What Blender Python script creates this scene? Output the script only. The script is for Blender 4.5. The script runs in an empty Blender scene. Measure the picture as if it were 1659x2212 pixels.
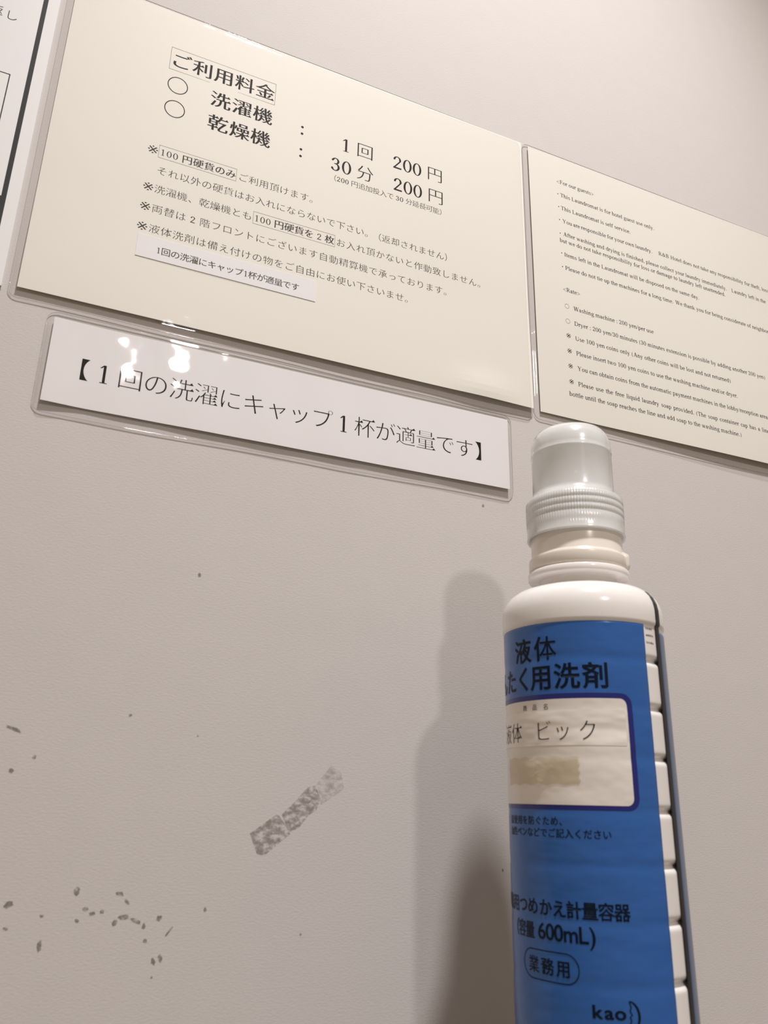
import bpy, bmesh, math, random
from mathutils import Vector, Matrix, noise
from mathutils.geometry import tessellate_polygon

random.seed(7)
SC = bpy.context.scene
COL = SC.collection
MM = 0.001
R = math.radians

# ------------------------------------------------------------------ camera
cam_data = bpy.data.cameras.new('camera')
cam = bpy.data.objects.new('camera', cam_data)
COL.objects.link(cam)
right = Vector((0.9136035, -0.4060937, 0.0204107))
down = Vector((0.1532790, 0.2974740, -0.9423454))
fwd = Vector((0.3766089, 0.8640585, 0.3340189))
m = Matrix((right, -down, -fwd)).transposed().to_4x4()
m.translation = Vector((0.0310874, -0.3829108, -0.4416635))
cam.matrix_world = m
cam_data.sensor_fit = 'VERTICAL'
cam_data.sensor_height = 36.0
cam_data.lens = 36.0 * 1755.0 / 2212.0
cam_data.clip_start = 0.01
cam_data.clip_end = 20
cam_data.dof.use_dof = True
cam_data.dof.focus_distance = 0.50
cam_data.dof.aperture_fstop = cam_data.lens / 1.7
SC.camera = cam

# ------------------------------------------------------------------ world, lamps, exposure
AMBIENT = (1.0, 0.79, 0.58, 0.27)      # colour of the room's stray light, strength
LAMP_OVER = (1.0, 0.98, 0.98, 116.0)    # ceiling spotlight close above the wall, watts
LAMP_FRONT = (1.0, 0.95, 0.93, 9.4)   # ceiling downlight further into the room, watts
SC.view_settings.view_transform = 'Standard'
SC.view_settings.look = 'None'
SC.view_settings.gamma = 1
SC.view_settings.use_curve_mapping = False
SC.view_settings.exposure = 0.08
SC.cycles.transparent_max_bounces = 32
SC.cycles.diffuse_bounces = 6

world = bpy.data.worlds.new('room_light')
SC.world = world
world.use_nodes = True
bg = world.node_tree.nodes['Background']
bg.inputs['Color'].default_value = (*AMBIENT[:3], 1)
bg.inputs['Strength'].default_value = AMBIENT[3]


def downlight(name, loc, size, rgbw, target):
    l = bpy.data.lights.new(name, 'AREA')
    l.shape = 'DISK'
    l.size = size
    l.color = rgbw[:3]
    l.energy = rgbw[3]
    o = bpy.data.objects.new(name, l)
    COL.objects.link(o)
    o.location = loc
    o.rotation_euler = (Vector(target) - Vector(loc)).to_track_quat('-Z', 'Y').to_euler()
    return o


l = bpy.data.lights.new('spotlight_over', 'SPOT')
l.shadow_soft_size = 0.055
l.spot_size = R(46)
l.spot_blend = 1.0
l.color = LAMP_OVER[:3]
l.energy = LAMP_OVER[3]
o = bpy.data.objects.new('spotlight_over', l)
COL.objects.link(o)
o.location = (0.258, -0.675, 1.25)
o.rotation_euler = (Vector((0.285, 0, -0.30)) - o.location).to_track_quat('-Z', 'Y').to_euler()
downlight('downlight_front', (0.300, -2.02, 0.95), 0.115, LAMP_FRONT, (0.25, 0, -0.25))


# ------------------------------------------------------------------ materials
def new_mat(name):
    mt = bpy.data.materials.new(name)
    mt.use_nodes = True
    nt = mt.node_tree
    for n in list(nt.nodes):
        nt.nodes.remove(n)
    out = nt.nodes.new('ShaderNodeOutputMaterial')
    return mt, nt, out


def principled(name, col, rough=0.5, spec=0.5, bump=None, vary=0.0, vary_scale=40.0, sss=0.0):
    """bump = (scale, distance in metres, (sx, sy, sz) stretch, detail)"""
    mt, nt, out = new_mat(name)
    p = nt.nodes.new('ShaderNodeBsdfPrincipled')
    p.inputs['Base Color'].default_value = (*col, 1)
    p.inputs['Roughness'].default_value = rough
    p.inputs['Specular IOR Level'].default_value = spec
    if sss:
        p.inputs['Subsurface Weight'].default_value = sss
        p.inputs['Subsurface Radius'].default_value = (0.004, 0.004, 0.004)
        p.inputs['Subsurface Scale'].default_value = 1.0
    nt.links.new(p.outputs[0], out.inputs[0])
    tc = nt.nodes.new('ShaderNodeTexCoord')
    if vary:
        nz = nt.nodes.new('ShaderNodeTexNoise')
        nz.inputs['Scale'].default_value = vary_scale
        nz.inputs['Detail'].default_value = 4
        nt.links.new(tc.outputs['Object'], nz.inputs['Vector'])
        mx = nt.nodes.new('ShaderNodeMix')
        mx.data_type = 'RGBA'
        mx.inputs[6].default_value = (*[c * (1 - vary) for c in col], 1)
        mx.inputs[7].default_value = (*[min(1, c * (1 + vary)) for c in col], 1)
        nt.links.new(nz.outputs['Fac'], mx.inputs[0])
        nt.links.new(mx.outputs[2], p.inputs['Base Color'])
    if bump:
        sc, dist, st, det = bump
        mp = nt.nodes.new('ShaderNodeMapping')
        mp.inputs['Scale'].default_value = st
        nt.links.new(tc.outputs['Object'], mp.inputs['Vector'])
        nb = nt.nodes.new('ShaderNodeTexNoise')
        nb.inputs['Scale'].default_value = sc
        nb.inputs['Detail'].default_value = det
        nt.links.new(mp.outputs[0], nb.inputs['Vector'])
        b = nt.nodes.new('ShaderNodeBump')
        b.inputs['Strength'].default_value = 1.0
        b.inputs['Distance'].default_value = dist
        nt.links.new(nb.outputs['Fac'], b.inputs['Height'])
        nt.links.new(b.outputs[0], p.inputs['Normal'])
    return mt


def gloss_factor(nt):
    """share of light a thin clear sheet reflects, the same from both sides"""
    lw = nt.nodes.new('ShaderNodeLayerWeight')
    lw.inputs['Blend'].default_value = 0.5
    pw = nt.nodes.new('ShaderNodeMath')
    pw.operation = 'POWER'
    pw.inputs[1].default_value = 5.0
    nt.links.new(lw.outputs['Facing'], pw.inputs[0])
    ma = nt.nodes.new('ShaderNodeMath')
    ma.operation = 'MULTIPLY_ADD'
    ma.inputs[1].default_value = 0.955
    ma.inputs[2].default_value = 0.045
    nt.links.new(pw.outputs[0], ma.inputs[0])
    return ma


def film_material(name, tint, haze=0.04, bump=(60, 0.0004), rough=0.03):
    mt, nt, out = new_mat(name)
    tr = nt.nodes.new('ShaderNodeBsdfTransparent')
    tr.inputs[0].default_value = (*tint, 1)
    df = nt.nodes.new('ShaderNodeBsdfDiffuse')
    df.inputs[0].default_value = (0.75, 0.72, 0.72, 1)
    m1 = nt.nodes.new('ShaderNodeMixShader')
    m1.inputs[0].default_value = haze
    nt.links.new(tr.outputs[0], m1.inputs[1])
    nt.links.new(df.outputs[0], m1.inputs[2])
    gl = nt.nodes.new('ShaderNodeBsdfGlossy')
    gl.inputs['Roughness'].default_value = rough
    fr = gloss_factor(nt)
    m2 = nt.nodes.new('ShaderNodeMixShader')
    nt.links.new(fr.outputs[0], m2.inputs[0])
    nt.links.new(m1.outputs[0], m2.inputs[1])
    nt.links.new(gl.outputs[0], m2.inputs[2])
    nt.links.new(m2.outputs[0], out.inputs[0])
    tc = nt.nodes.new('ShaderNodeTexCoord')
    nb = nt.nodes.new('ShaderNodeTexNoise')
    nb.inputs['Scale'].default_value = bump[0]
    nb.inputs['Detail'].default_value = 2
    nt.links.new(tc.outputs['Object'], nb.inputs['Vector'])
    b = nt.nodes.new('ShaderNodeBump')
    b.inputs['Distance'].default_value = bump[1]
    nt.links.new(nb.outputs['Fac'], b.inputs['Height'])
    nt.links.new(b.outputs[0], gl.inputs['Normal'])
    return mt


def stain_material(name, col, scale, lo, hi, strength, stretch=(1, 1, 1)):
    """dirt with ragged holes in it"""
    mt, nt, out = new_mat(name)
    tr = nt.nodes.new('ShaderNodeBsdfTransparent')
    df = nt.nodes.new('ShaderNodeBsdfDiffuse')
    df.inputs[0].default_value = (*col, 1)
    tc = nt.nodes.new('ShaderNodeTexCoord')
    mp = nt.nodes.new('ShaderNodeMapping')
    mp.inputs['Scale'].default_value = stretch
    nt.links.new(tc.outputs['Object'], mp.inputs[0])
    nz = nt.nodes.new('ShaderNodeTexNoise')
    nz.inputs['Scale'].default_value = scale
    nz.inputs['Detail'].default_value = 5
    nz.inputs['Roughness'].default_value = 0.65
    nt.links.new(mp.outputs[0], nz.inputs['Vector'])
    mr = nt.nodes.new('ShaderNodeMapRange')
    mr.inputs['From Min'].default_value = lo
    mr.inputs['From Max'].default_value = hi
    mr.inputs['To Max'].default_value = strength
    nt.links.new(nz.outputs['Fac'], mr.inputs['Value'])
    mx = nt.nodes.new('ShaderNodeMixShader')
    nt.links.new(mr.outputs[0], mx.inputs[0])
    nt.links.new(tr.outputs[0], mx.inputs[1])
    nt.links.new(df.outputs[0], mx.inputs[2])
    nt.links.new(mx.outputs[0], out.inputs[0])
    return mt


def milky_material(name, col, clear, rough=0.18):
    mt, nt, out = new_mat(name)
    p = nt.nodes.new('ShaderNodeBsdfPrincipled')
    p.inputs['Base Color'].default_value = (*col, 1)
    p.inputs['Roughness'].default_value = rough
    tl = nt.nodes.new('ShaderNodeBsdfTranslucent')
    tl.inputs[0].default_value = (*col, 1)
    tr = nt.nodes.new('ShaderNodeBsdfTransparent')
    tr.inputs[0].default_value = (0.97, 0.98, 0.98, 1)
    a = nt.nodes.new('ShaderNodeMixShader')
    a.inputs[0].default_value = 0.2
    nt.links.new(p.outputs[0], a.inputs[1])
    nt.links.new(tl.outputs[0], a.inputs[2])
    b = nt.nodes.new('ShaderNodeMixShader')
    b.inputs[0].default_value = clear
    nt.links.new(a.outputs[0], b.inputs[1])
    nt.links.new(tr.outputs[0], b.inputs[2])
    gl = nt.nodes.new('ShaderNodeBsdfGlossy')
    gl.inputs['Roughness'].default_value = rough
    fr = gloss_factor(nt)
    c = nt.nodes.new('ShaderNodeMixShader')
    nt.links.new(fr.outputs[0], c.inputs[0])
    nt.links.new(b.outputs[0], c.inputs[1])
    nt.links.new(gl.outputs[0], c.inputs[2])
    nt.links.new(c.outputs[0], out.inputs[0])
    return mt


M = {}
M['wall'] = principled('painted_wallpaper', (0.625, 0.59, 0.572), 0.75, 0.25,
                       bump=(1000, 0.00008, (0.55, 1, 1.25), 3), vary=0.02, vary_scale=60)
M['counter'] = principled('darkened_ledge', (0.20, 0.17, 0.14), 0.5)  # coloured dark so the lower wall gets less stray light
M['cream'] = principled('cream_paper', (0.885, 0.855, 0.79), 0.6, 0.2)
M['white_paper'] = principled('white_paper', (0.89, 0.87, 0.88), 0.6, 0.2)
M['board'] = principled('white_board', (0.84, 0.83, 0.84), 0.4, 0.3)
M['ink'] = principled('black_print', (0.006, 0.005, 0.005), 0.6, 0.1)
M['grey_ink'] = principled('thin_grey_print', (0.055, 0.05, 0.047), 0.6, 0.1)
M['black_frame'] = principled('black_border_print', (0.015, 0.015, 0.015), 0.35, 0.4)
M['film'] = film_material('laminate_film', (0.985, 0.982, 0.982), 0.004)
M['wavy_film'] = film_material('wavy_laminate_film', (0.985, 0.982, 0.982), 0.004, bump=(26, 0.0011))
M['film_edge'] = principled('laminate_edge', (0.30, 0.27, 0.24), 0.2, 0.5)
M['smear'] = stain_material('adhesive_residue', (0.30, 0.265, 0.24), 260, 0.40, 0.60, 0.60, (1, 1, 1.8))
M['faint_smear'] = stain_material('thin_adhesive_residue', (0.32, 0.285, 0.26), 240, 0.42, 0.68, 0.42, (1, 1, 1.8))
M['spot'] = stain_material('scuff', (0.23, 0.195, 0.17), 500, 0.30, 0.55, 0.60)
M['plastic'] = principled('white_bottle_plastic', (0.88, 0.85, 0.83), 0.16, 0.5, sss=0.04)
M['collar'] = principled('ivory_spout_plastic', (0.80, 0.745, 0.67), 0.25, 0.5)
M['cap'] = milky_material('milky_cap_plastic', (0.985, 0.985, 0.98), 0.33, 0.2)
M['spout'] = milky_material('milky_spout_plastic', (0.90, 0.88, 0.86), 0.55)
M['blue'] = principled('blue_label_film', (0.030, 0.128, 0.42), 0.22, 0.5,
                       bump=(55, 0.0004, (1, 1, 2.0), 2), vary=0.04, vary_scale=60)
M['navy'] = principled('navy_print', (0.016, 0.022, 0.19), 0.25, 0.5)
M['label_ink'] = principled('dark_label_print', (0.003, 0.008, 0.02), 0.4, 0.15)
M['panel'] = principled('white_label_panel', (0.84, 0.79, 0.73), 0.25, 0.5,
                        bump=(60, 0.0006, (1, 1, 1.6), 2))
M['sticker'] = principled('name_sticker', (0.88, 0.83, 0.77), 0.28, 0.5,
                          bump=(48, 0.0016, (0.7, 0.7, 2.0), 2))
M['old_tape'] = film_material('yellowed_tape', (0.95, 0.90, 0.79), 0.14, (160, 0.0008), 0.12)
M['back_label'] = principled('dim_blue_back_label', (0.11, 0.16, 0.27), 0.3, 0.5)
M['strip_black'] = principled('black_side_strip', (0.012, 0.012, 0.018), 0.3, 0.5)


# ------------------------------------------------------------------ objects
def mesh_obj(name, verts, faces, mats, parent=None, fmat=None, smooth=True, origin=(0, 0, 0)):
    """verts in millimetres, world frame; origin in millimetres"""
    me = bpy.data.meshes.new(name)
    ox, oy, oz = origin
    me.from_pydata([((x - ox) * MM, (y - oy) * MM, (z - oz) * MM) for x, y, z in verts], [], faces)
    for mt in (mats if isinstance(mats, (list, tuple)) else [mats]):
        me.materials.append(mt)
    for i, p in enumerate(me.polygons):
        p.use_smooth = smooth
        if fmat:
            p.material_index = fmat[i]
    me.update()
    o = bpy.data.objects.new(name, me)
    COL.objects.link(o)
    if parent:
        o.parent = parent
    else:
        o.location = (ox * MM, oy * MM, oz * MM)
    return o


def thing(name, loc, label, cat):
    o = bpy.data.objects.new(name, None)
    COL.objects.link(o)
    o.location = [c * MM for c in loc]
    o.empty_display_size = 0.02
    o['label'] = label
    o['category'] = cat
    o['org'] = [float(c) for c in loc]
    return o


def part(name, verts, faces, mats, parent, org, **kw):
    return mesh_obj(name, verts, faces, mats, parent, origin=org, **kw)


def box(x0, x1, y0, y1, z0, z1):
    v = [(x, y, z) for x in (x0, x1) for y in (y0, y1) for z in (z0, z1)]
    f = [(0, 1, 3, 2), (4, 6, 7, 5), (0, 4, 5, 1), (2, 3, 7, 6), (0, 2, 6, 4), (1, 5, 7, 3)]
    return v, f


# ------------------------------------------------------------------ setting
v, f = box(-900, 1500, 0, 60, -620, 950)
wall = mesh_obj('wall_back', v, f, M['wall'], smooth=False)
wall['kind'] = 'structure'
v, f = box(-900, 1500, -620, 0, -620, -590)  # unseen ledge carrying the bottle, darkened to shade the wall's foot
ledge = mesh_obj('unseen_ledge_1', v, f, M['counter'], smooth=False)
ledge['kind'] = 'structure'


# ------------------------------------------------------------------ lettering
_fc = bpy.data.curves.new('glyph_source', 'FONT')
_fo = bpy.data.objects.new('glyph_source', _fc)
COL.objects.link(_fo)
_cache = {}


def contours(ch):
    """outline of a character in em units, as closed polygons"""
    if ch in _cache:
        return _cache[ch]
    _fc.body = ch
    dg = bpy.context.evaluated_depsgraph_get()
    dg.update()
    cu = _fo.evaluated_get(dg).to_curve(dg)
    polys = []
    for s in cu.splines:
        bp = s.bezier_points
        n = len(bp)
        pts = []
        for i in range(n):
            a, b = bp[i], bp[(i + 1) % n]
            p0, p1, p2, p3 = a.co, a.handle_right, b.handle_left, b.co
            d = (p3 - p0)
            L = d.length
            bend = 0 if L < 1e-6 else max(abs(d.x * (q.y - p0.y) - d.y * (q.x - p0.x)) for q in (p1, p2)) / L
            k = 1 if bend < 0.002 else (3 if L < 0.12 else 6)
            for j in range(k):
                t = j / k
                w = p0 * (1 - t) ** 3 + p1 * 3 * t * (1 - t) ** 2 + p2 * 3 * t * t * (1 - t) + p3 * t ** 3
                pts.append((w.x, w.y))
        q = []
        for p in pts:
            if not q or math.hypot(p[0] - q[-1][0], p[1] - q[-1][1]) > 1e-4:
                q.append(p)
        if len(q) > 2:
            polys.append(q)
    _fo.to_curve_clear()
    area = sum(sum(p[i - 1][0] * p[i][1] - p[i][0] * p[i - 1][1] for i in range(len(p))) for p in polys)
    if area < 0:
        polys = [p[::-1] for p in polys]
    _cache[ch] = polys
    return polys


def grow(poly, dx, dy):
    """move an outline outward by dx on upright strokes and dy on level strokes"""
    n = len(poly)
    out = []
    sx, sy = (1.0, dx / dy) if abs(dy) > 1e-9 else (1.0, 1.0)
    for i in range(n):
        a, b, c = poly[i - 1], poly[i], poly[(i + 1) % n]
        n1 = (b[1] - a[1], a[0] - b[0])
        n2 = (c[1] - b[1], b[0] - c[0])
        l1, l2 = math.hypot(*n1) or 1, math.hypot(*n2) or 1
        n1, n2 = (n1[0] / l1, n1[1] / l1), (n2[0] / l2, n2[1] / l2)
        mx, my = n1[0] + n2[0], n1[1] + n2[1]
        d = mx * n1[0] + my * n1[1]
        k = 1 / max(d, 0.5)
        out.append((b[0] + dx * mx * k, b[1] + dy * my * k))
    return out


def serifs(poly, dx, dy):
    """little triangle on the right end of every level stroke"""
    n = len(poly)
    tri = []
    for i in range(n):
        a, b, c, d = poly[i - 1], poly[i], poly[(i + 1) % n], poly[(i + 2) % n]
        L = math.hypot(c[0] - b[0], c[1] - b[1])
        if not (0.045 < L < 0.10) or abs(c[0] - b[0]) > 0.3 * L or c[1] < b[1]:
            continue
        u, w = (b[0] - a[0], b[1] - a[1]), (d[0] - c[0], d[1] - c[1])
        if u[0] > 0.12 and w[0] < -0.12 and abs(u[1]) < 0.15 * u[0] and abs(w[1]) < -0.15 * w[0]:
            x, yt, yb = c[0], c[1] + dy, b[1] - dy
            tri.append([(x + 0.02, yb), (x - 0.05, yt + 0.075), (x - 0.14, yt - 0.01)])
    return tri


def area2(p):
    return sum(p[i - 1][0] * p[i][1] - p[i][0] * p[i - 1][1] for i in range(len(p)))


def inside(pt, poly):
    x, y = pt
    r = False
    for i in range(len(poly)):
        (x0, y0), (x1, y1) = poly[i - 1], poly[i]
        if (y0 > y) != (y1 > y) and x < x0 + (y - y0) * (x1 - x0) / (y1 - y0):
            r = not r
    return r


def nest(polys):
    """each outer outline with the holes that lie directly in it"""
    outers = [[p, []] for p in polys if area2(p) > 0]
    outers.sort(key=lambda q: area2(q[0]))
    for h in (p for p in polys if area2(p) < 0):
        for q in outers:
            if inside(h[0], q[0]):
                q[1].append(h)
                break
    return outers


_tess = {}


def glyph(ch, dx, dy, uroko):
    key = (ch, dx, dy, uroko)
    if key in _tess:
        return _tess[key]
    V, F = [], []
    polys = contours(ch)
    for outer, holes in nest(polys):
        # a stroke thickened too far can fold over itself; ease off until it fills cleanly
        for ease in (1.0, 0.8, 0.6, 0.4, 0.2, 0.0):
            rings = [grow(p, dx * ease, dy * ease) if ease and (dx or dy) else p for p in [outer] + holes]
            flat = [p for q in rings for p in q]
            tris = [tuple(t) for t in tessellate_polygon([[Vector((x, y, 0)) for x, y in q] for q in rings])]
            want = sum(area2(q) for q in rings)
            have = sum(abs(area2([flat[i] for i in t])) for t in tris)
            if abs(have - want) < 0.05 * abs(want):
                break
        k = len(V)
        F += [tuple(i + k for i in t) for t in tris]
        V += flat
    if uroko:
        for p in polys:
            for t in serifs(p, dx, dy):
                k = len(V)
                V += t
                F.append((k, k + 1, k + 2))
    _tess[key] = (V, F)
    return V, F


class Ink:
    """flat shapes collected on a sheet; coordinates (x, z) in millimetres"""

    def __init__(self):
        self.v, self.f = [], []

    def add(self, V, F):
        k = len(self.v)
        self.v += V
        self.f += [tuple(i + k for i in t) for t in F]

    def poly(self, pts):
        self.add(list(pts), [tuple(range(len(pts)))])

    def rect(self, x0, z0, x1, z1):
        self.poly([(x0, z0), (x1, z0), (x1, z1), (x0, z1)])

    def frame(self, x0, z0, x1, z1, w):
        self.rect(x0, z0, x1, z0 + w)
        self.rect(x0, z1 - w, x1, z1)
        self.rect(x0, z0, x0 + w, z1)
        self.rect(x1 - w, z0, x1, z1)

    def ring(self, cx, cz, rx, rz, w, a0=0, a1=360, n=48, w2=None):
        w2 = w if w2 is None else w2
        V, F = [], []
        for i in range(n + 1):
            a = R(a0 + (a1 - a0) * i / n)
            c, s = math.cos(a), math.sin(a)
            V += [(cx + rx * c, cz + rz * s), (cx + (rx - w) * c, cz + (rz - w2) * s)]
        for i in range(n):
            F.append((2 * i, 2 * i + 1, 2 * i + 3, 2 * i + 2))
        self.add(V, F)

    def dot(self, cx, cz, r, rz=None):
        self.poly([(cx + r * math.cos(R(a)), cz + (rz or r) * math.sin(R(a))) for a in range(0, 360, 20)])

    def char(self, ch, cx, cz, em, style, sx=1.0):
        dx, dy, ur = style
        if ch in SERIF and ch.isdigit():
            adv, V, F = SERIF_GLYPH(ch)
            s = em * 1.0
            self.add([(cx + (x / 1000 - adv / 2000) * s * sx, cz + (y / 1000 - 0.36) * s) for x, y in V], F)
            return
        V, F = glyph(ch, dx, dy, ur)
        if ch == '※':
            mx, my = (sum(f(p[i] for p in V) for f in (min, max)) / 2 for i in (0, 1))
            wd = max(p[0] for p in V) - min(p[0] for p in V)
            em, V = em * 0.88 / wd, [(x - mx + 0.5, y - my + 0.38) for x, y in V]
        self.add([(cx + (x - 0.5) * em * sx, cz + (y - 0.38) * em) for x, y in V], F)

    def jline(self, text, x0, x1, cz, em, style, tail=0.0):
        """tail = part of the last cell that carries no ink"""
        w = [cell(c) for c in text]
        pitch = (x1 - x0) / (sum(w) - tail)
        x = x0
        for c, k in zip(text, w):
            if c != ' ':
                cx = x + pitch * k / 2
                if c in '（(':
                    cx = x + pitch * k - em / 2 + 0.02 * em if c == '（' else cx
                if c in '）)':
                    cx = x + em / 2 if c == '）' else cx
                self.char(c, cx, cz, em, style)
            x += pitch * k

    def eline(self, text, x0, z, em, x1=None):
        """serif line from x0, its spaces opened or closed to end at x1"""
        s = em / 1000
        adv = [SERIF_GLYPH(c)[0] for c in text]
        extra = 0
        nsp = text.count(' ')
        sx = 1.0
        if x1 is not None:
            res = (x1 - x0) - sum(adv) * s
            if nsp:
                extra = max(-0.06 * em, min(res / nsp, 0.6 * em))
                res -= extra * nsp
            sx = 1 + res / (sum(adv) * s)
        x = x0
        for c, a in zip(text, adv):
            _, V, F = SERIF_GLYPH(c)
            if F:
                self.add([(x + px * s * sx, z + py * s) for px, py in V], F)
            x += a * s * sx + (extra if c == ' ' else 0)
        return x, sx, extra


def cell(c):
    if c in '0123456789':
        return 0.56
    if c == ' ':
        return 0.27
    if c in '（）':
        return 0.55
    return 1.0


# a plain book serif drawn stroke by stroke, 1000 units to the em
SERIF = {}
ST, HL = 92, 38


class Pen:
    def __init__(self):
        self.k = Ink()

    def st(self, x, y0, y1, w=ST, foot='', head=''):
        self.k.rect(x - w / 2, y0, x + w / 2, y1)
        if 'b' in foot:
            self.k.rect(x - w / 2 - 55, y0, x + w / 2 + 55, y0 + 26)
        if 'b' in head:
            self.k.rect(x - w / 2 - 55, y1 - 26, x + w / 2 + 55, y1)
        if 'l' in head:
            self.k.poly([(x - w / 2 - 62, y1 - 70), (x - w / 2, y1 - 90), (x + w / 2, y1), (x, y1)])
        return self

    def hz(self, x0, x1, y, h=HL):
        self.k.rect(x0, y - h / 2, x1, y + h / 2)
        return self

    def bar(self, x0, y0, x1, y1, w=ST):
        self.k.poly([(x0 - w / 2, y0), (x0 + w / 2, y0), (x1 + w / 2, y1), (x1 - w / 2, y1)])
        return self

    def sf(self, x, y, h=75):
        self.k.rect(x - h, y, x + h, y + 26)
        return self

    def arc(self, cx, cy, rx, ry, a0, a1, wv=ST, wh=HL):
        self.k.ring(cx, cy, rx, ry, wv, a0, a1, max(8, int(abs(a1 - a0) / 18)), wh)
        return self

    def dot(self, x, y, r=55):
        self.k.dot(x, y, r)
        return self


def D(ch, adv, p):
    SERIF[ch] = (adv, p.k.v, p.k.f)


def SERIF_GLYPH(c):
    return SERIF.get(c) or SERIF['?']


def make_serif():
    P = Pen
    D(' ', 250, P())
    D('?', 444, P().arc(222, 450, 150, 180, -60, 170).dot(222, 50))
    D('a', 444, P().st(305, 40, 330).arc(205, 320, 146, 135, 10, 165, 88, 45).arc(205, 130, 165, 138, 60, 330, 95, 45)
      .bar(300, 270, 160, 240, 60).arc(370, 65, 85, 75, 180, 300, 70, 50).dot(100, 335, 45))
    D('b', 500, P().st(115, 0, 683, ST, '', 'l').arc(270, 225, 200, 237, -150, 150))
    D('c', 444, P().arc(240, 225, 215, 237, 40, 325, 100, 42).dot(365, 340, 48))
    D('d', 500, P().st(385, 20, 683, ST, '', 'l').arc(230, 225, 200, 237, 30, 330).k.__class__ and
      P().st(385, 0, 683, ST, '', 'l').arc(230, 225, 203, 237, 20, 340).hz(385, 480, 25, 34))
    D('e', 444, P().arc(230, 225, 208, 237, 0, 318, 100, 42).hz(60, 425, 262, 34))
    D('f', 333, P().st(145, 0, 540, ST, 'b').arc(255, 535, 156, 150, 45, 180, 90, 42).hz(20, 310, 432, 36).dot(345, 625, 42))
    D('g', 500, P().arc(225, 305, 170, 157, 0, 360, 85, 36).arc(150, 105, 80, 80, 80, 260, 60, 30).hz(140, 330, 40, 60)
      .arc(250, -90, 215, 130, -180, 180, 75, 34).arc(310, -10, 150, 80, -40, 90, 80, 60).hz(330, 475, 405, 46))
    D('h', 500, P().st(115, 0, 683, ST, 'b', 'l').arc(275, 290, 160, 172, 0, 150, 88, 60).st(389, 0, 300, ST, 'b'))
    D('i', 278, P().st(140, 0, 455, ST, 'b', 'l').dot(132, 620))
    D('j', 278, P().st(150, -100, 455, ST, '', 'l').arc(80, -100, 116, 115, -150, 0).dot(142, 620))
    D('k', 500, P().st(115, 0, 683, ST, 'b', 'l').bar(170, 220, 380, 440, 50).bar(420, 0, 235, 270, 105).sf(430, 0).sf(375, 424, 60))
    D('l', 278, P().st(140, 0, 683, ST, 'b', 'l'))
    D('m', 778, P().st(110, 0, 455, ST, 'b', 'l').arc(260, 290, 150, 172, 0, 150, 88, 60).st(366, 0, 300, ST, 'b')
      .arc(525, 290, 160, 172, 0, 150, 88, 60).st(641, 0, 300, ST, 'b'))
    D('n', 500, P().st(115, 0, 455, ST, 'b', 'l').arc(275, 290, 160, 172, 0, 150, 88, 60).st(389, 0, 300, ST, 'b'))
    D('o', 500, P().arc(250, 225, 222, 237, 0, 360, 98, 40))
    D('p', 500, P().st(115, -217, 455, ST, 'b', 'l').arc(270, 225, 200, 237, -160, 150))
    D('q', 500, P().st(385, -217, 455, ST, 'b').arc(230, 225, 203, 237, 20, 340))
    D('r', 333, P().st(115, 0, 455, ST, 'b', 'l').arc(250, 290, 140, 165, 60, 165, 80, 65).dot(300, 405, 52))
    D('s', 389, P().arc(185, 335, 130, 125, 30, 255, 78, 42).arc(195, 120, 148, 130, -150, 80, 82, 42)
      .bar(250, 190, 130, 290, 110).sf(60, 130, 22).sf(315, 330, 20))
    D('t', 278, P().st(125, 90, 575).hz(20, 262, 432, 36).arc(180, 95, 100, 105, 180, 310, 88, 50))
    D('u', 500, P().st(115, 150, 450, ST, '', 'l').arc(230, 160, 161, 172, 180, 320, 88, 60).st(385, 0, 450, ST, '', 'l').hz(385, 480, 20, 34))
    D('v', 500, P().bar(250, -10, 105, 450, 100).bar(250, -10, 405, 450, 45).sf(105, 424).sf(400, 424, 65))
    D('w', 722, P().bar(225, -10, 95, 450, 95).bar(225, -10, 370, 450, 42).bar(495, -10, 365, 450, 95).bar(495, -10, 630, 450, 42)
      .sf(95, 424).sf(355, 424).sf(625, 424, 62))
    D('x', 500, P().bar(395, 0, 110, 450, 105).bar(90, 0, 395, 450, 45).sf(105, 424).sf(395, 424, 65).sf(90, 0, 65).sf(400, 0))
    D('y', 500, P().bar(255, -10, 105, 450, 100).bar(190, -180, 405, 450, 45).sf(105, 424).sf(400, 424, 65).dot(120, -175, 55))
    D('z', 444, P().hz(40, 405, 430).hz(30, 415, 20).bar(90, 0, 355, 450, 100))
    D('A', 722, P().bar(560, 0, 360, 674, 120).bar(130, 0, 350, 674, 45).hz(200, 500, 225).sf(125, 0, 105).sf(575, 0, 120))
    D('B', 667, P().st(165, 0, 662, 100).hz(40, 330, 645).hz(40, 350, 17).hz(165, 340, 345)
      .arc(330, 500, 185, 162, -90, 90, 95).arc(345, 175, 225, 176, -90, 90, 100))
    D('D', 722, P().st(165, 0, 662, 100).hz(40, 320, 645).hz(40, 320, 17).arc(310, 331, 370, 331, -90, 90, 105))
    D('F', 556, P().st(165, 0, 662, 100, 'b').hz(40, 520, 645).hz(165, 420, 345).bar(505, 520, 515, 662, 28).bar(420, 270, 420, 420, 26))
    D('H', 722, P().st(150, 0, 662, 100, 'b', 'b').st(570, 0, 662, 100, 'b', 'b').hz(150, 570, 345))
    D('I', 333, P().st(166, 0, 662, 104, 'b', 'b'))
    D('L', 611, P().st(160, 0, 662, 100, '', 'b').hz(40, 570, 18).bar(560, 0, 590, 170, 28))
    D('P', 556, P().st(160, 0, 662, 100, 'b').hz(40, 320, 645).hz(160, 320, 310).arc(310, 478, 215, 184, -90, 90, 98))
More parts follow.
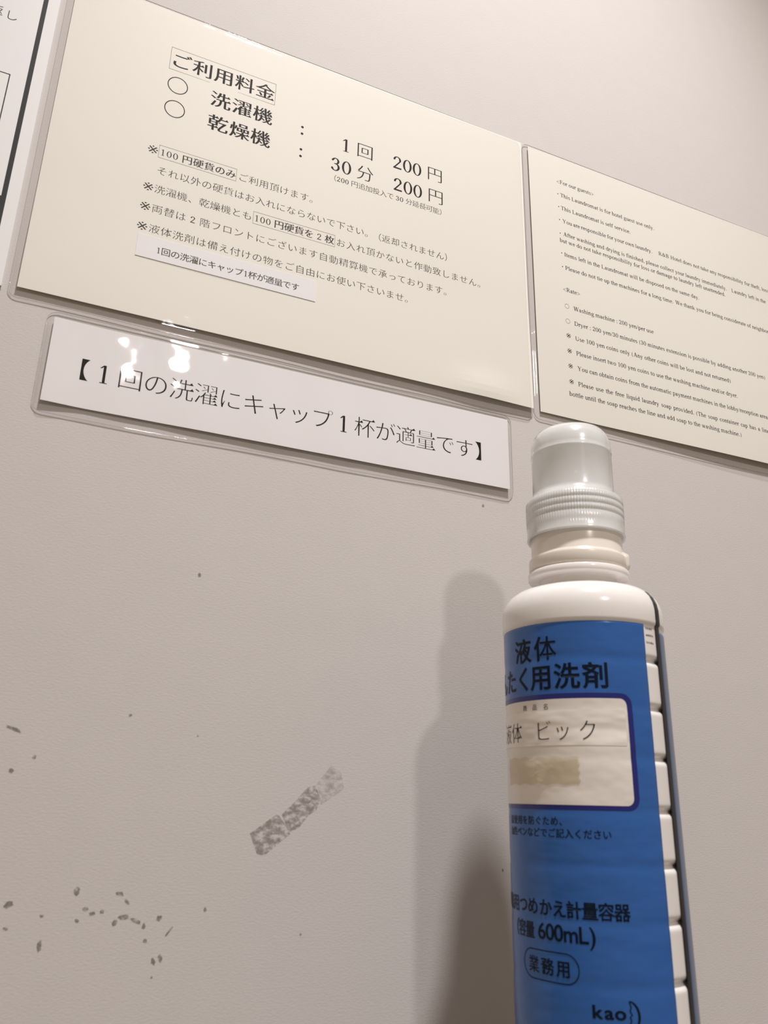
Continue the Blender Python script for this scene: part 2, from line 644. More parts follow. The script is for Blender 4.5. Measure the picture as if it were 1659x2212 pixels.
    D('R', 667, P().st(160, 0, 662, 100, 'b').hz(40, 320, 645).hz(160, 320, 330).arc(310, 488, 205, 174, -90, 90, 98)
      .bar(580, 0, 310, 335, 120).sf(595, 0, 65))
    D('T', 611, P().st(305, 0, 662, 104, 'b').hz(25, 585, 642, 42).bar(30, 500, 35, 662, 28).bar(580, 500, 575, 662, 28))
    D('U', 722, P().st(150, 220, 662, 100, '', 'b').arc(355, 230, 255, 245, 180, 360, 100, 48).st(592, 220, 662, 42, '', 'b'))
    D('W', 944, P().bar(310, -10, 130, 662, 115).bar(310, -10, 480, 662, 45).bar(665, -10, 480, 662, 115).bar(665, -10, 830, 662, 45)
      .sf(130, 636, 115).sf(475, 636, 110).sf(835, 636, 90))
    D('Y', 722, P().st(355, 0, 320, 104, 'b').bar(360, 290, 140, 662, 115).bar(360, 290, 580, 662, 45).sf(135, 636, 110).sf(585, 636, 90))
    D('&', 778, P().arc(330, 530, 135, 145, 0, 360, 75, 40).arc(260, 170, 220, 185, 60, 350, 95, 45).bar(640, 0, 260, 470, 110)
      .bar(480, 90, 650, 400, 45).sf(660, 390, 90))
    D('0', 500, P().arc(250, 331, 222, 345, 0, 360, 100, 34))
    D('1', 500, P().st(265, 0, 676, 92, 'b').bar(130, 560, 250, 676, 60).sf(265, 0, 125))
    D('2', 500, P().arc(235, 490, 195, 186, -20, 165, 98, 40).bar(80, 40, 375, 430, 75).hz(40, 450, 38, 76).dot(90, 520, 50))
    D('3', 500, P().arc(225, 510, 175, 166, -75, 160, 95, 38).arc(215, 190, 215, 204, -150, 90, 100, 40).hz(160, 260, 360, 36)
      .dot(85, 545, 48).dot(75, 110, 52))
    D('.', 250, P().dot(125, 45, 55))
    D(',', 250, P().dot(125, 45, 55).bar(95, -140, 150, 20, 45))
    D(':', 278, P().dot(139, 45, 55).dot(139, 390, 55))
    D('/', 278, P().bar(20, -14, 260, 676, 48))
    D('(', 333, P().arc(330, 250, 280, 430, 125, 235, 80, 20))
    D(')', 333, P().arc(3, 250, 280, 430, -55, 55, 80, 20))
    D('<', 564, P().bar(60, 250, 500, 470, 70).bar(60, 250, 500, 30, 70))
    D('>', 564, P().bar(500, 250, 60, 470, 70).bar(500, 250, 60, 30, 70))
    D('-', 333, P().hz(40, 290, 225, 60))


make_serif()

BODY = (-0.006, -0.019, True)
BOLD = (0.018, -0.009, True)
SLIM = (-0.012, -0.019, True)
GOTHIC = (0.0, 0.0, False)
HEAVY = (0.020, 0.016, False)


# ------------------------------------------------------------------ laminated sheets
def smooth01(t):
    t = max(0.0, min(1.0, t))
    return t * t * (3 - 2 * t)


def ink_on(ink, sheet, lift, name, mat, parent, org):
    verts = [(x, -(sheet(x, z) + lift), z) for x, z in ink.v]
    return part(name, verts, ink.f, mat, parent, org, smooth=False)


def axis(a, b, step, fine, span):
    """points from a to b, packed close together near both ends"""
    out = [a]
    x = a
    while x < b - 1e-6:
        d = min(x - a, b - x)
        s = fine if d < span - 1e-6 else step
        x = min(b, x + s)
        if b - x < fine * 0.5:
            x = b
        out.append(x)
    return out


def film_sheet(x0, z0, x1, z1, rc, sheet, edge_y, lift, bottom=None, roll=3.6):
    """clear pouch over the paper: rounded corners, rim sunk towards the wall, a thickness at its edge"""
    zs = axis(z0, z1, 4.0, 0.45, 6.0)
    us = axis(0.0, 1.0, 4.0 / (x1 - x0), 0.45 / (x1 - x0), 6.0 / (x1 - x0))
    V, F, FM = [], [], []
    nu = len(us)
    for z in zs:
        d = min(z - z0, z1 - z)
        c = rc - math.sqrt(max(0, rc * rc - (rc - d) ** 2)) if d < rc else 0
        for u in us:
            x = (x0 + c) + u * (x1 - x0 - 2 * c)
            zz = z
            if bottom:
                k = max(0.0, 1 - (z - z0) / 5.0)
                zz = z + bottom(x) * k
            de = min(d, x - x0, x1 - x)
            dcx, dcz = rc - min(x - x0, x1 - x), rc - d
            if dcx > 0 and dcz > 0:
                de = rc - math.hypot(dcx, dcz)
            s = smooth01(de / roll)
            y = edge_y + (sheet(x, zz) + lift - edge_y) * s
            V.append((x, -y, zz))
    nz = len(zs)
    for j in range(nz - 1):
        for i in range(nu - 1):
            F.append((j * nu + i, j * nu + i + 1, (j + 1) * nu + i + 1, (j + 1) * nu + i))
            FM.append(0)
    loop = [i for i in range(nu)] + [j * nu + nu - 1 for j in range(1, nz)] + \
           [(nz - 1) * nu + i for i in range(nu - 2, -1, -1)] + [j * nu for j in range(nz - 2, 0, -1)]
    k = len(V)
    n = len(loop)
    for i in loop:
        x, y, z = V[i]
        V.append((x, min(-0.05, y + 0.32), z))
    for i in range(n):
        F.append((loop[i], loop[(i + 1) % n], k + (i + 1) % n, k + i))
        FM.append(1)
    return V, F, FM


def paper_sheet(x0, z0, x1, z1, sheet, thick=0.12):
    nx, nz = max(2, int((x1 - x0) / 4)), max(2, int((z1 - z0) / 4))
    V, F = [], []
    for s in (0, 1):
        for j in range(nz + 1):
            for i in range(nx + 1):
                x, z = x0 + (x1 - x0) * i / nx, z0 + (z1 - z0) * j / nz
                V.append((x, -(sheet(x, z) - s * thick), z))
    w = nx + 1
    N = w * (nz + 1)
    for j in range(nz):
        for i in range(nx):
            a = j * w + i
            F.append((a, a + 1, a + w + 1, a + w))
            F.append((N + a, N + a + w, N + a + w + 1, N + a + 1))
    ring = [i for i in range(w)] + [j * w + nx for j in range(1, nz + 1)] + \
           [nz * w + i for i in range(nx - 1, -1, -1)] + [j * w for j in range(nz - 1, 0, -1)]
    for q in range(len(ring)):
        a, b = ring[q], ring[(q + 1) % len(ring)]
        F.append((a, N + a, N + b, b))
    return V, F


# ---- price notice in Japanese
def price_sheet(x, z):
    y = 0.95 + 0.9 * smooth01(x / 297) + 1.0 * smooth01((-135 - z) / 90)
    y += 0.10 * math.sin(x * 0.045 + 0.8) * math.sin(z * 0.03 + 0.4)
    y += 0.9 * math.exp(-((x - 262) / 20) ** 2 - ((z + 204) / 10) ** 2)
    return y


org = (148.5, 0, -210)
t = thing('price_notice', org, 'large cream laminated Japanese price notice with boxed heading and big 200 yen prices', 'notice')
v, f = paper_sheet(0, -210, 297, 0, price_sheet)
part('paper', v, f, M['cream'], t, org, smooth=False)

k = Ink()
k.frame(55.2, -43.6, 118.8, -27.0, 0.16)
k.jline('ご利用料金', 55.3, 118.7, -35.5, 12.3, BOLD)
ink_on(k, price_sheet, 0.05, 'heading_text', M['ink'], t, org)

k = Ink()
for cz in (-54.1, -71.5):
    k.ring(61.4, cz, 5.8, 6.1, 0.52)
for cx, ch in zip((86.5, 99.4, 112.2), '洗濯機'):
    k.char(ch, cx, -54.2, 12.4, BOLD)
for cx, ch in zip((86.4, 99.3, 112.0), '乾燥機'):
    k.char(ch, cx, -71.7, 12.4, BOLD)
for cz in (-52.8, -57.9, -70.0, -75.1):
    k.dot(137.15, cz, 0.85)
k.char('1', 165.9, -55.2, 14.3, BODY)
k.char('回', 178.9, -55.0, 12.4, BODY)
k.char('円', 228.3, -54.4, 12.4, BODY)
k.char('分', 179.3, -72.2, 12.6, BODY)
k.char('円', 228.9, -71.8, 12.4, BODY)
for x0, ds, cz in ((198.0, '200', -54.9), (198.6, '200', -72.1), (156.6, '30', -72.2)):
    for i, ch in enumerate(ds):
        k.char(ch, x0 + 3.45 + 6.95 * i, cz, 14.3, BODY, 0.97)
k.jline('（200 円追加投入で 30 分延長可能）', 158.2, 234.2, -83.0, 5.1, BODY)
ink_on(k, price_sheet, 0.05, 'price_text', M['ink'], t, org)

k = Ink()
k.jline('※', 49.9, 56.0, -103.9, 6.2, BODY)
k.frame(56.1, -108.1, 100.1, -99.5, 0.14)
k.jline('100 円硬貨のみ', 56.6, 99.9, -103.9, 6.1, BOLD)
k.jline('ご利用頂けます。', 101.0, 146.4, -104.1, 6.1, BODY, 0.65)
k.jline('それ以外の硬貨はお入れにならないで下さい。 （返却されません）', 56.2, 238.5, -116.6, 6.1, BODY)
k.jline('※洗濯機、乾燥機とも', 50.2, 111.4, -129.2, 6.1, BODY)
k.frame(111.8, -133.3, 161.7, -125.0, 0.14)
k.jline('100 円硬貨を 2 枚', 112.3, 161.3, -129.1, 6.1, BOLD)
k.jline('お入れ頂かないと作動致しません。', 162.2, 260.8, -129.2, 6.1, BODY, 0.65)
k.jline('※両替は 2 階フロントにございます自動精算機で承っております。', 50.0, 236.4, -142.3, 6.1, BODY, 0.65)
k.jline('※液体洗剤は備え付けの物をご自由にお使い下さいませ。', 49.9, 209.8, -155.4, 6.1, BODY, 0.65)
ink_on(k, price_sheet, 0.05, 'rules_text', M['grey_ink'], t, org)

v, f = paper_sheet(51.5, -174.6, 151.4, -160.6, lambda x, z: price_sheet(x, z) + 0.18, 0.16)
slip = part('pasted_slip', v, f, M['white_paper'], t, org, smooth=False)
slip['label'] = 'white paper slip with one printed line'
k = Ink()
k.jline('1回の洗濯にキャップ1杯が適量です', 61.6, 141.6, -168.1, 5.2, (0.004, -0.012, True))
o = ink_on(k, price_sheet, 0.26, 'slip_text', M['grey_ink'], slip, org)
k = Ink()
k.rect(51.5, -174.75, 151.4, -174.6)
ink_on(k, price_sheet, 0.2, 'slip_edge', M['grey_ink'], slip, org)

v, f, fm = film_sheet(-3.6, -215.5, 297.9, 1.2, 4.5, price_sheet, 0.9, 0.42,
                      lambda x: 0.35 * math.sin(x * 0.06) - 1.4 * math.exp(-((x - 255) / 22) ** 2) * 0.6, 3.4)
part('laminate_film', v, f, [M['film'], M['film_edge']], t, org, fmat=fm)


# ---- guest notice in English
def guest_sheet(x, z):
    u = x - 303
    y = 1.4 + 2.0 * smooth01(u / 190) * smooth01((-60 - z) / 150) + 0.6 * smooth01(u / 250)
    y += 0.10 * math.sin(x * 0.04) * math.sin(z * 0.035 + 1.0)
    return y


org = (451.5, 0, -210)
t = thing('guest_notice', org, 'cream laminated English laundromat rules for guests, right of the price notice', 'notice')
v, f = paper_sheet(303, -210, 600, 0, guest_sheet)
part('paper', v, f, M['cream'], t, org, smooth=False)
EM = 4.8
k = Ink()
for text, x0, x1, z in (
        ('<For our guests>', 326.2, 358.9, -23.4),
        ('This Laundromat is for hotel guest use only.', 328.7, 413.4, -34.9),
        ('This Laundromat is self service.', 328.6, 390.1, -46.1),
        ('You are responsible for your own laundry.', 329.2, 409.1, -57.1),
        ('R&B Hotel does not take any responsibility for theft, loss', 414.8, 525.6, -56.6),
        ('After washing and drying is finished, please collect your laundry immediately.', 329.1, 480.1, -68.2),
        ('Laundry left in the', 484.7, 520.6, -68.0),
        ('but we do not take responsibility for loss or damage to laundry left unattended.', 325.9, 477.6, -74.2),
        ('Items left in the Laundromat will be disposed on the same day.', 328.9, 450.0, -85.3),
        ('Please do not tie up the machines for a long time.', 329.0, 423.7, -96.3),
        ('We thank you for being considerate of neighbor', 425.6, 518.0, -95.9)):
    k.eline(text, x0, z, EM, x1)
for cx, cz in ((326.8, -33.1), (326.8, -44.2), (326.9, -55.3), (326.7, -66.9), (326.9, -83.3), (326.9, -94.6)):
    k.dot(cx, cz, 0.42)
ink_on(k, guest_sheet, 0.05, 'rules_text', M['ink'], t, org)
k = Ink()
for text, x0, x1, z in (
        ('<Rate>', 326.1, 340.2, -114.2),
        ('Washing machine : 200 yen/per use', 333.6, 401.9, -127.6),
        ('Dryer : 200 yen/30 minutes (30 minutes extension is possible by adding another 200 yen)', 333.4, 505.5, -139.4),
        ('Use 100 yen coins only (Any other coins will be lost and not returned)', 333.3, 469.4, -150.9),
        ('Please insert two 100 yen coins to use the washing machine and/or dryer.', 333.3, 474.1, -162.2),
        ('You can obtain coins from the automatic payment machines in the lobby/reception area.', 333.5, 502.3, -173.5),
        ('Please use the free liquid laundry soap provided. (The soap container cap has a line', 333.2, 500.2, -185.1),
        ('bottle until the soap reaches the line and add soap to the washing machine.)', 325.8, 472.1, -193.6)):
    k.eline(text, x0, z, EM, x1)
for cz in (-125.8, -137.5):
    k.ring(328.4, cz, 1.75, 1.75, 0.16, n=28)
for cz in (-148.6, -160.2, -171.5, -183.0):
    k.char('※', 328.2, cz - 0.1, 4.2, BODY)
ink_on(k, guest_sheet, 0.05, 'rate_text', M['ink'], t, org)
v, f, fm = film_sheet(298.5, -215.6, 604, 1.6, 4.5, guest_sheet, 0.9, 0.42, lambda x: 0.25 * math.sin(x * 0.05) - 1.0 * smooth01((x - 320) / 120), 3.4)
part('laminate_film', v, f, [M['film'], M['film_edge']], t, org, fmat=fm)


# ---- capful strip
def strip_sheet(x, z):
    y = 0.75 + 0.4 * smooth01((-218 - z) / 55) + 1.0 * smooth01((42 - x) / 26) + 0.7 * smooth01((x - 25) / 110) + 0.5 * smooth01((x - 200) / 80)
    y += 0.07 * math.sin(x * 0.16 + z * 0.05)
    return y


org = (148.5, 0, -273)
t = thing('capful_notice', org, 'narrow white laminated strip with one line of Japanese in black brackets, below the price notice', 'notice')
v, f = paper_sheet(19.0, -267.1, 277.9, -221.6, strip_sheet)
part('paper', v, f, M['white_paper'], t, org, smooth=False)
k = Ink()
for i, ch in enumerate('【１回の洗濯にキャップ１杯が適量です】'):
    cx = 32.7 + 12.64 * i
    if ch == '１':
        k.char('1', cx, -246.6, 14.6, SLIM, 0.95)
    elif ch in '【】':
        k.char(ch, cx + (-0.2 if ch == '【' else 0.6), -246.5, 12.4, (0.0, 0.0, False))
    else:
        k.char(ch, cx, -246.4, 13.1, SLIM)
ink_on(k, strip_sheet, 0.05, 'printed_line', M['ink'], t, org)
v, f, fm = film_sheet(15.6, -272.8, 281.0, -218.3, 5.0, strip_sheet, 0.8, 0.42, lambda x: 0.35 * math.sin(x * 0.055 + 1.0), 3.2)
part('laminate_film', v, f, [M['wavy_film'], M['film_edge']], t, org, fmat=fm)


# ---- black-framed notice cut by the left edge
def framed_sheet(x, z):
    return 1.0


org = (-111.8, 0, -212)
t = thing('framed_notice', org, 'white notice with a thick black frame, at the left edge beside the price notice', 'notice')
v, f = box(-216.8, -6.8, -1.0, -0.1, -211, 86)
part('board', v, f, M['board'], t, org, smooth=False)
k = Ink()
k.rect(-15.1, -186, -12.7, 80)
k.rect(-210.9, -186, -15.1, -160.6)
k.rect(-210.9, -160.6, -208.5, 80)
k.rect(-208.5, 77.6, -15.1, 80)
ink_on(k, framed_sheet, 0.05, 'black_frame', M['black_frame'], t, org)
k = Ink()
k.frame(-200, -150, -22.9, -84.7, 0.55)
ink_on(k, framed_sheet, 0.05, 'ruled_box', M['grey_ink'], t, org)
k = Ink()
k.char('返', -36.1, -44.9, 7.2, (-0.01, -0.01, False))
k.char('し', -28.6, -45.6, 7.2, (-0.01, -0.01, False))
ink_on(k, framed_sheet, 0.05, 'printed_text', M['grey_ink'], t, org)


# ------------------------------------------------------------------ marks on the wall
def blob(cx, cz, rx, rz, ang=0, n=14):
    c, s = math.cos(R(ang)), math.sin(R(ang))
    pts = []
    for i in range(n):
        a = 2 * math.pi * i / n
        r = random.uniform(0.7, 1.15)
        px, pz = rx * r * math.cos(a), rz * r * math.sin(a)
        pts.append((cx + px * c - pz * s, -0.12, cz + px * s + pz * c))
    return pts


def wall_mark(name, pts, mat):
    return mesh_obj(name, pts, [tuple(range(len(pts)))], mat, wall, smooth=False)


wall_mark('adhesive_smear', [(x, -0.12, z) for x, z in
          ((135.6, -457.0), (139.5, -465.5), (142.5, -466.5), (149.0, -461.5), (154.6, -457.2), (152.5, -453.6), (148.6, -449.2), (147.2, -449.0), (141.5, -453.0))], M['smear'])
wall_mark('adhesive_smear', [(x, -0.12, z) for x, z in
          ((150.0, -448.8), (153.8, -456.4), (158.6, -454.5), (163.0, -449.0), (166.8, -446.6), (168.6, -441.6), (165.8, -436.0), (162.0, -436.6), (156.6, -442.6))], M['smear'])
wall_mark('adhesive_smear', [(x, -0.12, z) for x, z in
          ((166.4, -435.0), (168.8, -444.2), (174.6, -441.0), (180.2, -436.8), (178.6, -429.6), (173.2, -426.6))], M['faint_smear'])
for cx, cz, rx, rz, a in (
        (77.7, -408.6, 0.9, 0.7, 30), (31.6, -416.9, 3.6, 0.8, -20), (41.1, -427.7, 0.9, 0.9, 0), (33.2, -433.4, 1.0, 1.0, 0),
        (65.1, -479.2, 1.3, 1.6, 0), (40.2, -483.7, 2.0, 1.3, 20), (82.3, -480.5, 1.7, 0.9, -15), (85.4, -483.6, 1.6, 0.7, -40),
        (69.4, -486.1, 1.2, 1.0, 0), (72.2, -487.6, 1.6, 0.9, 0), (75.9, -487.1, 1.1, 0.8, -30), (66.6, -490.1, 0.9, 0.8, 0),
        (85.1, -489.5, 2.6, 1.0, 0), (89.7, -491.0, 2.4, 0.8, -20), (81.4, -491.4, 0.9, 1.4, -30), (93.2, -493.0, 0.8, 1.1, 0),
        (99.4, -490.1, 1.3, 1.1, 30), (103.9, -495.3, 2.6, 0.45, 52), (118.3, -487.4, 0.7, 1.0, 0), (94.5, -498.5, 0.9, 0.9, 0),
        (101.4, -505.3, 0.9, 1.6, 20), (98.6, -506.2, 0.9, 1.4, 20), (53.7, -498.8, 1.0, 2.2, 5), (40.6, -492.1, 1.1, 0.7, 0),
        (53.0, -488.0, 0.8, 0.6, 0), (98.6, -512.1, 0.5, 0.5, 0), (108.3, -416.0, 0.5, 0.4, 0), (101.9, -341.4, 0.8, 1.1, 0),
        (260.5, -279.6, 0.9, 1.1, 0), (267.3, -473.7, 0.5, 0.9, 20), (161.9, -498.7, 0.6, 0.7, 0), (-8.0, -212.5, 1.4, 1.4, 0)):
    wall_mark('scuff_mark', blob(cx, cz, rx, rz, a), M['spot'])


# ------------------------------------------------------------------ detergent bottle
AX, AY = 256.4, -89.4
BASE = -590.0
GROOVES = (-385.8, -405.1, -424.4, -443.8, -463.2, -482.4, -502.4, -522.0, -541.6, -561.2)
FRONT = -72.0                          # direction the front label faces, degrees from the viewer's side towards +x
org = (AX, AY, BASE)
bottle = thing('detergent_bottle', org, 'white detergent bottle with blue Japanese label and milky cap, in front of the wall', 'bottle')


def at(r, a, z):
    return (AX + r * math.sin(R(a)), AY - r * math.cos(R(a)), z)


def lathe(profile, n=128, wob=None, close=False):
    V, F = [], []
    for r, z in profile:
        for i in range(n):
            a = 360.0 * i / n
            rr = r + (wob(r, z, a) if wob else 0)
            V.append(at(max(rr, 0.001), a, z))
    for j in range(len(profile) - 1):
        for i in range(n):
            F.append((j * n + i, j * n + (i + 1) % n, (j + 1) * n + (i + 1) % n, (j + 1) * n + i))
    return V, F


def body_r(z):
    d = min(abs(z - g) for g in GROOVES)
    return 34.15 - 1.9 * math.exp(-(d / 1.25) ** 2)


prof = [(15.0, -344.0), (22.0, -342.9), (22.5, -343.4), (22.5, -345.6), (22.1, -346.3), (17.6, -346.7), (17.2, -347.4), (17.2, -350.4),
        (17.8, -351.0), (20.5, -351.3), (24.5, -352.0), (28.2, -353.2), (31.2, -355.3), (33.2, -357.8), (34.4, -360.6), (34.95, -363.5),
        (35.0, -366.0), (35.0, -369.2), (34.85, -370.3), (34.3, -370.9), (34.15, -371.5)]
z = -372.0
while z > BASE + 8:
    prof.append((body_r(z), z))
    z -= 0.5
prof += [(33.9, BASE + 6), (33.0, BASE + 3), (31.0, BASE + 0.8), (28.5, BASE), (0, BASE + 1.5)]
v, f = lathe(prof, 160)
part('body', v, f, M['plastic'], bottle, org)

# collar and pouring spout under the cap
v, f = lathe([(16.0, -322.0), (20.3, -322.0), (20.5, -324.0), (20.5, -335.2), (21.0, -335.9), (21.7, -336.6), (21.9, -337.4),
              (21.9, -341.4), (21.5, -342.1), (19.6, -342.6)], 128)
collar = part('spout_collar', v, f, M['collar'], bottle, org)
# latch tab on the collar's right side
V, F = [], []
na, nz_ = 9, 7
for j in range(nz_):
    tz = j / (nz_ - 1)
    for i in range(na):
        ta = i / (na - 1)
        e = (1 - abs(2 * ta - 1) ** 4) * (1 - abs(2 * tz - 1) ** 6)
        V.append(at(20.2 + 3.0 * e, 39 + 13 * ta, -333.9 - 9.4 * tz))
for j in range(nz_ - 1):
    for i in range(na - 1):
        F.append((j * na + i, (j + 1) * na + i, (j + 1) * na + i + 1, j * na + i + 1))
part('latch_tab', V, F, M['collar'], collar, org)
v, f = lathe([(15.6, -322.0), (13.0, -316.0), (11.2, -300.0), (10.6, -292.0), (9.8, -292.0), (10.2, -300.0), (12.0, -316.0)], 96)
part('pour_spout', v, f, M['spout'], bottle, org)


def knurl(r, z, a):
    return 0.13 * math.cos(R(a) * 110) if (r > 21 and -319 < z < -308.5) else 0


cap_prof = [(0, -271.3), (8, -271.4), (12.5, -271.9), (15.6, -273.3), (17.6, -275.8), (18.6, -279.0), (18.8, -282.5),
            (18.75, -284.6), (18.98, -285.0), (18.75, -285.4), (18.7, -304.0), (19.0, -305.6), (19.9, -306.8), (21.2, -307.9), (22.0, -309.0), (22.2, -310.4),
            (22.2, -311.6), (21.85, -312.0), (22.2, -312.4), (22.2, -314.8), (21.85, -315.2), (22.2, -315.6), (22.2, -317.8), (21.8, -318.3),
            (22.15, -318.8), (22.1, -322.0), (22.0, -325.8), (22.3, -326.4), (22.1, -327.0),
            (21.3, -327.0), (21.2, -318.0), (21.1, -310.4), (20.2, -308.6), (18.0, -306.4), (17.7, -304.0), (17.75, -283.0),
            (17.5, -279.4), (16.6, -276.6), (14.8, -274.3), (12.0, -273.0), (8, -272.5), (0, -272.4)]
v, f = lathe(cap_prof, 440, knurl)
part('cap', v, f, M['cap'], bottle, org)


def label_r(z):
    d = min(abs(z - g) for g in GROOVES)
    return 34.42 - 0.16 * math.exp(-(d / 2.2) ** 2)


def wrap(ink, name, mat, parent, lift, rfun=label_r, cut=3.0):
    """ink given as (angle in degrees, z), cut into narrow slices so that it hugs the curve"""
    bm = bmesh.new()
    vs = [bm.verts.new((a, z, 0)) for a, z in ink.v]
    for fc in ink.f:
        try:
            bm.faces.new([vs[i] for i in fc])
        except ValueError:
            pass
    lo, hi = min(a for a, _ in ink.v), max(a for a, _ in ink.v)
    a = math.floor(lo / cut) * cut + cut
    while a < hi:
        bmesh.ops.bisect_plane(bm, geom=bm.verts[:] + bm.edges[:] + bm.faces[:], plane_co=(a, 0, 0), plane_no=(1, 0, 0), dist=1e-5)
        a += cut
    zl, zh = min(z for _, z in ink.v), max(z for _, z in ink.v)
    zc = math.floor(zl / 1.5) * 1.5 + 1.5
    while zc < zh:
        bmesh.ops.bisect_plane(bm, geom=bm.verts[:] + bm.edges[:] + bm.faces[:], plane_co=(0, zc, 0), plane_no=(0, 1, 0), dist=1e-5)
        zc += 1.5
    bm.verts.index_update()
    V = [at(rfun(q.co.y) + lift, q.co.x, q.co.y) for q in bm.verts]
    F = [tuple(q.index for q in fc.verts) for fc in bm.faces]
    bm.free()
    return part(name, V, F, mat, parent, org, smooth=True)


def curved(a0, a1, z0, z1, rfun, lift, thick=0.1, da=2.0, dz=0.8):
    na, nz = int((a1 - a0) / da) + 1, int((z1 - z0) / dz) + 1
    V, F = [], []
    for s in (0, 1):
        for j in range(nz + 1):
            for i in range(na + 1):
                a, z = a0 + (a1 - a0) * i / na, z0 + (z1 - z0) * j / nz
                V.append(at(rfun(z) + lift - s * thick, a, z))
    w = na + 1
    N = w * (nz + 1)
    for j in range(nz):
        for i in range(na):
            q = j * w + i
            F += [(q, q + 1, q + w + 1, q + w), (N + q, N + q + w, N + q + w + 1, N + q + 1)]
    ring = [i for i in range(w)] + [j * w + na for j in range(1, nz + 1)] + \
           [nz * w + i for i in range(na - 1, -1, -1)] + [j * w for j in range(nz - 1, 0, -1)]
    for q in range(len(ring)):
        a, b = ring[q], ring[(q + 1) % len(ring)]
        F.append((a, N + a, N + b, b))
    return V, F


v, f = curved(-153, 8.9, -576, -371.2, label_r, 0.0)
front = part('front_label', v, f, M['blue'], bottle, org)
DEG = 180 / (math.pi * 34.5)           # degrees of wrap for a millimetre


def rounded(a0, z0, a1, z1, rmm):
    ra = rmm * DEG
    pts = []
    for ca, cz, s in ((a1 - ra, z1 - rmm, 0), (a0 + ra, z1 - rmm, 90), (a0 + ra, z0 + rmm, 180), (a1 - ra, z0 + rmm, 270)):
        for q in range(0, 91, 15):
            pts.append((ca + ra * math.cos(R(s + q)), cz + rmm * math.sin(R(s + q))))
    return pts


k = Ink()
k.poly(rounded(-137.5, -443.8, -6.6, -400.1, 4.6))
wrap(k, 'panel_border', M['navy'], front, 0.05)
k = Ink()
k.poly(rounded(-133.7, -442.0, -10.6, -402.2, 2.8))
wrap(k, 'name_panel', M['panel'], front, 0.11)
k = Ink()
k.poly(rounded(-120.0, -420.1, -12.4, -406.6, 0.8))
wrap(k, 'name_sticker', M['sticker'], front, 0.20)


def lchar(k, ch, a, z, em, style, sx=1.0):
    kk = Ink()
    kk.char(ch, 0, 0, em, style, sx)
    k.add([(a + x * DEG, z + y) for x, y in kk.v], kk.f)


k = Ink()
for ch, a in zip('液体', (-83.4, -63.6)):
    lchar(k, ch, a, -381.6, 10.6, HEAVY)
for i, ch in enumerate('剤洗用くたんせお'):
    a = (-29.9, -49.1, -67.6, -82.8, -99.2, -115.5, -131.5, -147.0)[i]
    if a > -140:
        lchar(k, ch, a, -393.2, 10.8, HEAVY, 1.0 if i < 3 else 0.88)
wrap(k, 'title_text', M['label_ink'], front, 0.10)
k = Ink()
for ch, a in zip('商品名', (-82.6, -73.6, -64.6)):
    lchar(k, ch, a, -405.0, 2.5, GOTHIC)
for ch, a in zip('液体', (-107.5, -93.0)):
    lchar(k, ch, a, -414.5, 8.8, SLIM, 0.95)
for ch, a, s in zip('ビック', (-67.2, -53.6, -37.2), (9.0, 8.4, 8.8)):
    lchar(k, ch, a, -414.4, s, SLIM, 0.9)
wrap(k, 'name_text', M['ink'], front, 0.30)
k = Ink()
for i, ch in enumerate('誤使用を防ぐため、'):
    lchar(k, ch, -108.0 + 6.1 * i + 3, -447.9, 3.5, (0.012, 0.008, False))
for i, ch in enumerate('油性ペンなどでご記入ください'):
    lchar(k, ch, -108.5 + 5.85 * i + 3, -452.2, 3.5, (0.012, 0.008, False))
wrap(k, 'caution_text', M['label_ink'], front, 0.10)
k = Ink()
for i, ch in enumerate('器容量計えかめつ用務業'):
    a = (-23.5, -33.0, -42.6, -52.4, -61.8, -71.6, -82.2, -92.2, -102.5, -112.5, -122.5)[i]
    lchar(k, ch, a, -478.3, 6.3, HEAVY, 0.96)
for ch, a in zip('（容量', (-103.5, -94.5, -85.8)):
    lchar(k, ch, a, -486.7, 6.2, HEAVY, 0.9)
for ch, a, em in zip('600mL)', (-75.2, -69.0, -62.9, -55.0, -47.0, -42.0), (7.0,) * 6):
    V, F = glyph(ch, 0.014, 0.012, False)
    xm = (min(p[0] for p in V) + max(p[0] for p in V)) / 2
    k.add([(a + (x - xm) * em * 1.12 * DEG, -489.1 + y * em * 1.12) for x, y in V], F)
wrap(k, 'product_text', M['label_ink'], front, 0.10)
k = Ink()
for ch, a in zip('業務用', (-83.2, -72.0, -60.8)):
    lchar(k, ch, a, -498.0, 5.9, HEAVY, 1.0)
outer, inner = rounded(-93.3, -503.0, -50.6, -492.8, 5.1), rounded(-92.7, -502.6, -51.2, -493.2, 4.7)
n = len(outer)
k.add(outer + inner, [(i, (i + 1) % n, n + (i + 1) % n, n + i) for i in range(n)])
wrap(k, 'use_badge', M['label_ink'], front, 0.10)
# maker's wordmark with a crescent
k = Ink()
for ch, a in zip('kao', (-41.4, -35.0, -28.6)):
    V, F = glyph(ch, 0.025, 0.02, False)
    xm = (min(p[0] for p in V) + max(p[0] for p in V)) / 2
    k.add([(a + (x - xm) * 7.4 * DEG, -512.1 + y * 5.8) for x, y in V], F)
V, F = [], []
for i in range(25):
    q = R(-80 + 160 * i / 24)
    V += [(-23.9 + 4.2 * DEG * math.cos(q), -511.0 + 4.9 * math.sin(q)), (-24.3 + 3.55 * DEG * math.cos(q), -511.0 + 4.6 * math.sin(q))]
for i in range(24):
    F.append((2 * i, 2 * i + 1, 2 * i + 3, 2 * i + 2))
k.add(V, F)
pr = [(-23.6, -506.4), (-22.6, -508.2), (-23.4, -509.4), (-22.2, -510.6), (-23.6, -511.2), (-22.8, -512.2), (-23.8, -513.6), (-23.0, -515.4)]
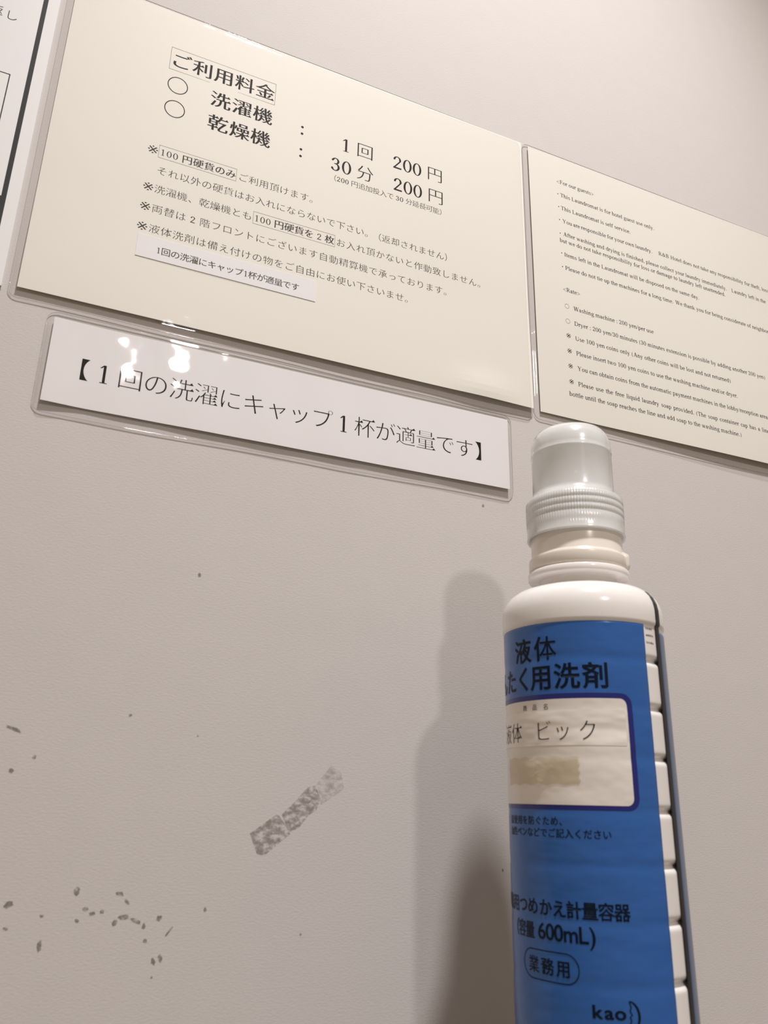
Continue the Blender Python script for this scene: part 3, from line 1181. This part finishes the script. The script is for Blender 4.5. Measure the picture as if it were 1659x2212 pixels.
for p, q in zip(pr, pr[1:]):
    k.poly([(p[0], p[1]), (p[0] + 0.75, p[1]), (q[0] + 0.75, q[1]), (q[0], q[1])])
wrap(k, 'maker_mark', M['label_ink'], front, 0.10)

# yellowed tape left on the panel
V, F = [], []
na, nz_ = 60, 30
for j in range(nz_ + 1):
    for i in range(na + 1):
        a = -108 + 64 * i / na
        z = -434.6 + 10.2 * j / nz_
        d = abs(noise.noise((a * 0.09, z * 0.16, 3.1))) * 0.45 + 0.55 * math.exp(-((a + 72 + 4 * math.sin(z)) / 2.4) ** 2)
        e = min(1, min(j, nz_ - j, i, na - i) / 3)
        V.append(at(34.58 + 0.1 + d * e, a + 0.6 * math.sin(z * 2.1), z + 0.3 * math.sin(a * 0.5)))
w = na + 1
for j in range(nz_):
    for i in range(na):
        q = j * w + i
        F.append((q, q + 1, q + w + 1, q + w))
o = part('old_tape', V, F, M['old_tape'], front, org)
o['label'] = 'yellowed crumpled tape'

# tiny print beside the label, the dark strip and the back label
k = Ink()
for j, z in enumerate((-372.6, -375.4, -378.4)):
    a = 11.2
    while a < 19.0:
        wd = random.uniform(0.5, 1.3)
        k.rect(a, z - 0.45, a + wd, z + 0.45 * random.uniform(0.2, 1))
        a += wd + random.uniform(0.4, 0.9)
wrap(k, 'small_print', M['grey_ink'], bottle, 0.06, lambda z: 34.15)


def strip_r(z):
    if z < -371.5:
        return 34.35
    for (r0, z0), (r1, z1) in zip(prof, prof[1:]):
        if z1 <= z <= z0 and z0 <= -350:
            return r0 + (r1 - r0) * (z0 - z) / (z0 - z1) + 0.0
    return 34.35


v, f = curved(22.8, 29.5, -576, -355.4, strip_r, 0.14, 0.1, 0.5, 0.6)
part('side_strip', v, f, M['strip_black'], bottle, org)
v, f = curved(29.0, 195.0, -576, -373.0, lambda z: 34.4, 0.16, 0.1)
part('back_label', v, f, M['back_label'], bottle, org)

# ------------------------------------------------------------------ tidy
bpy.data.objects.remove(_fo)
bpy.data.curves.remove(_fc)
for o in SC.objects:
    if 'org' in o:
        del o['org']
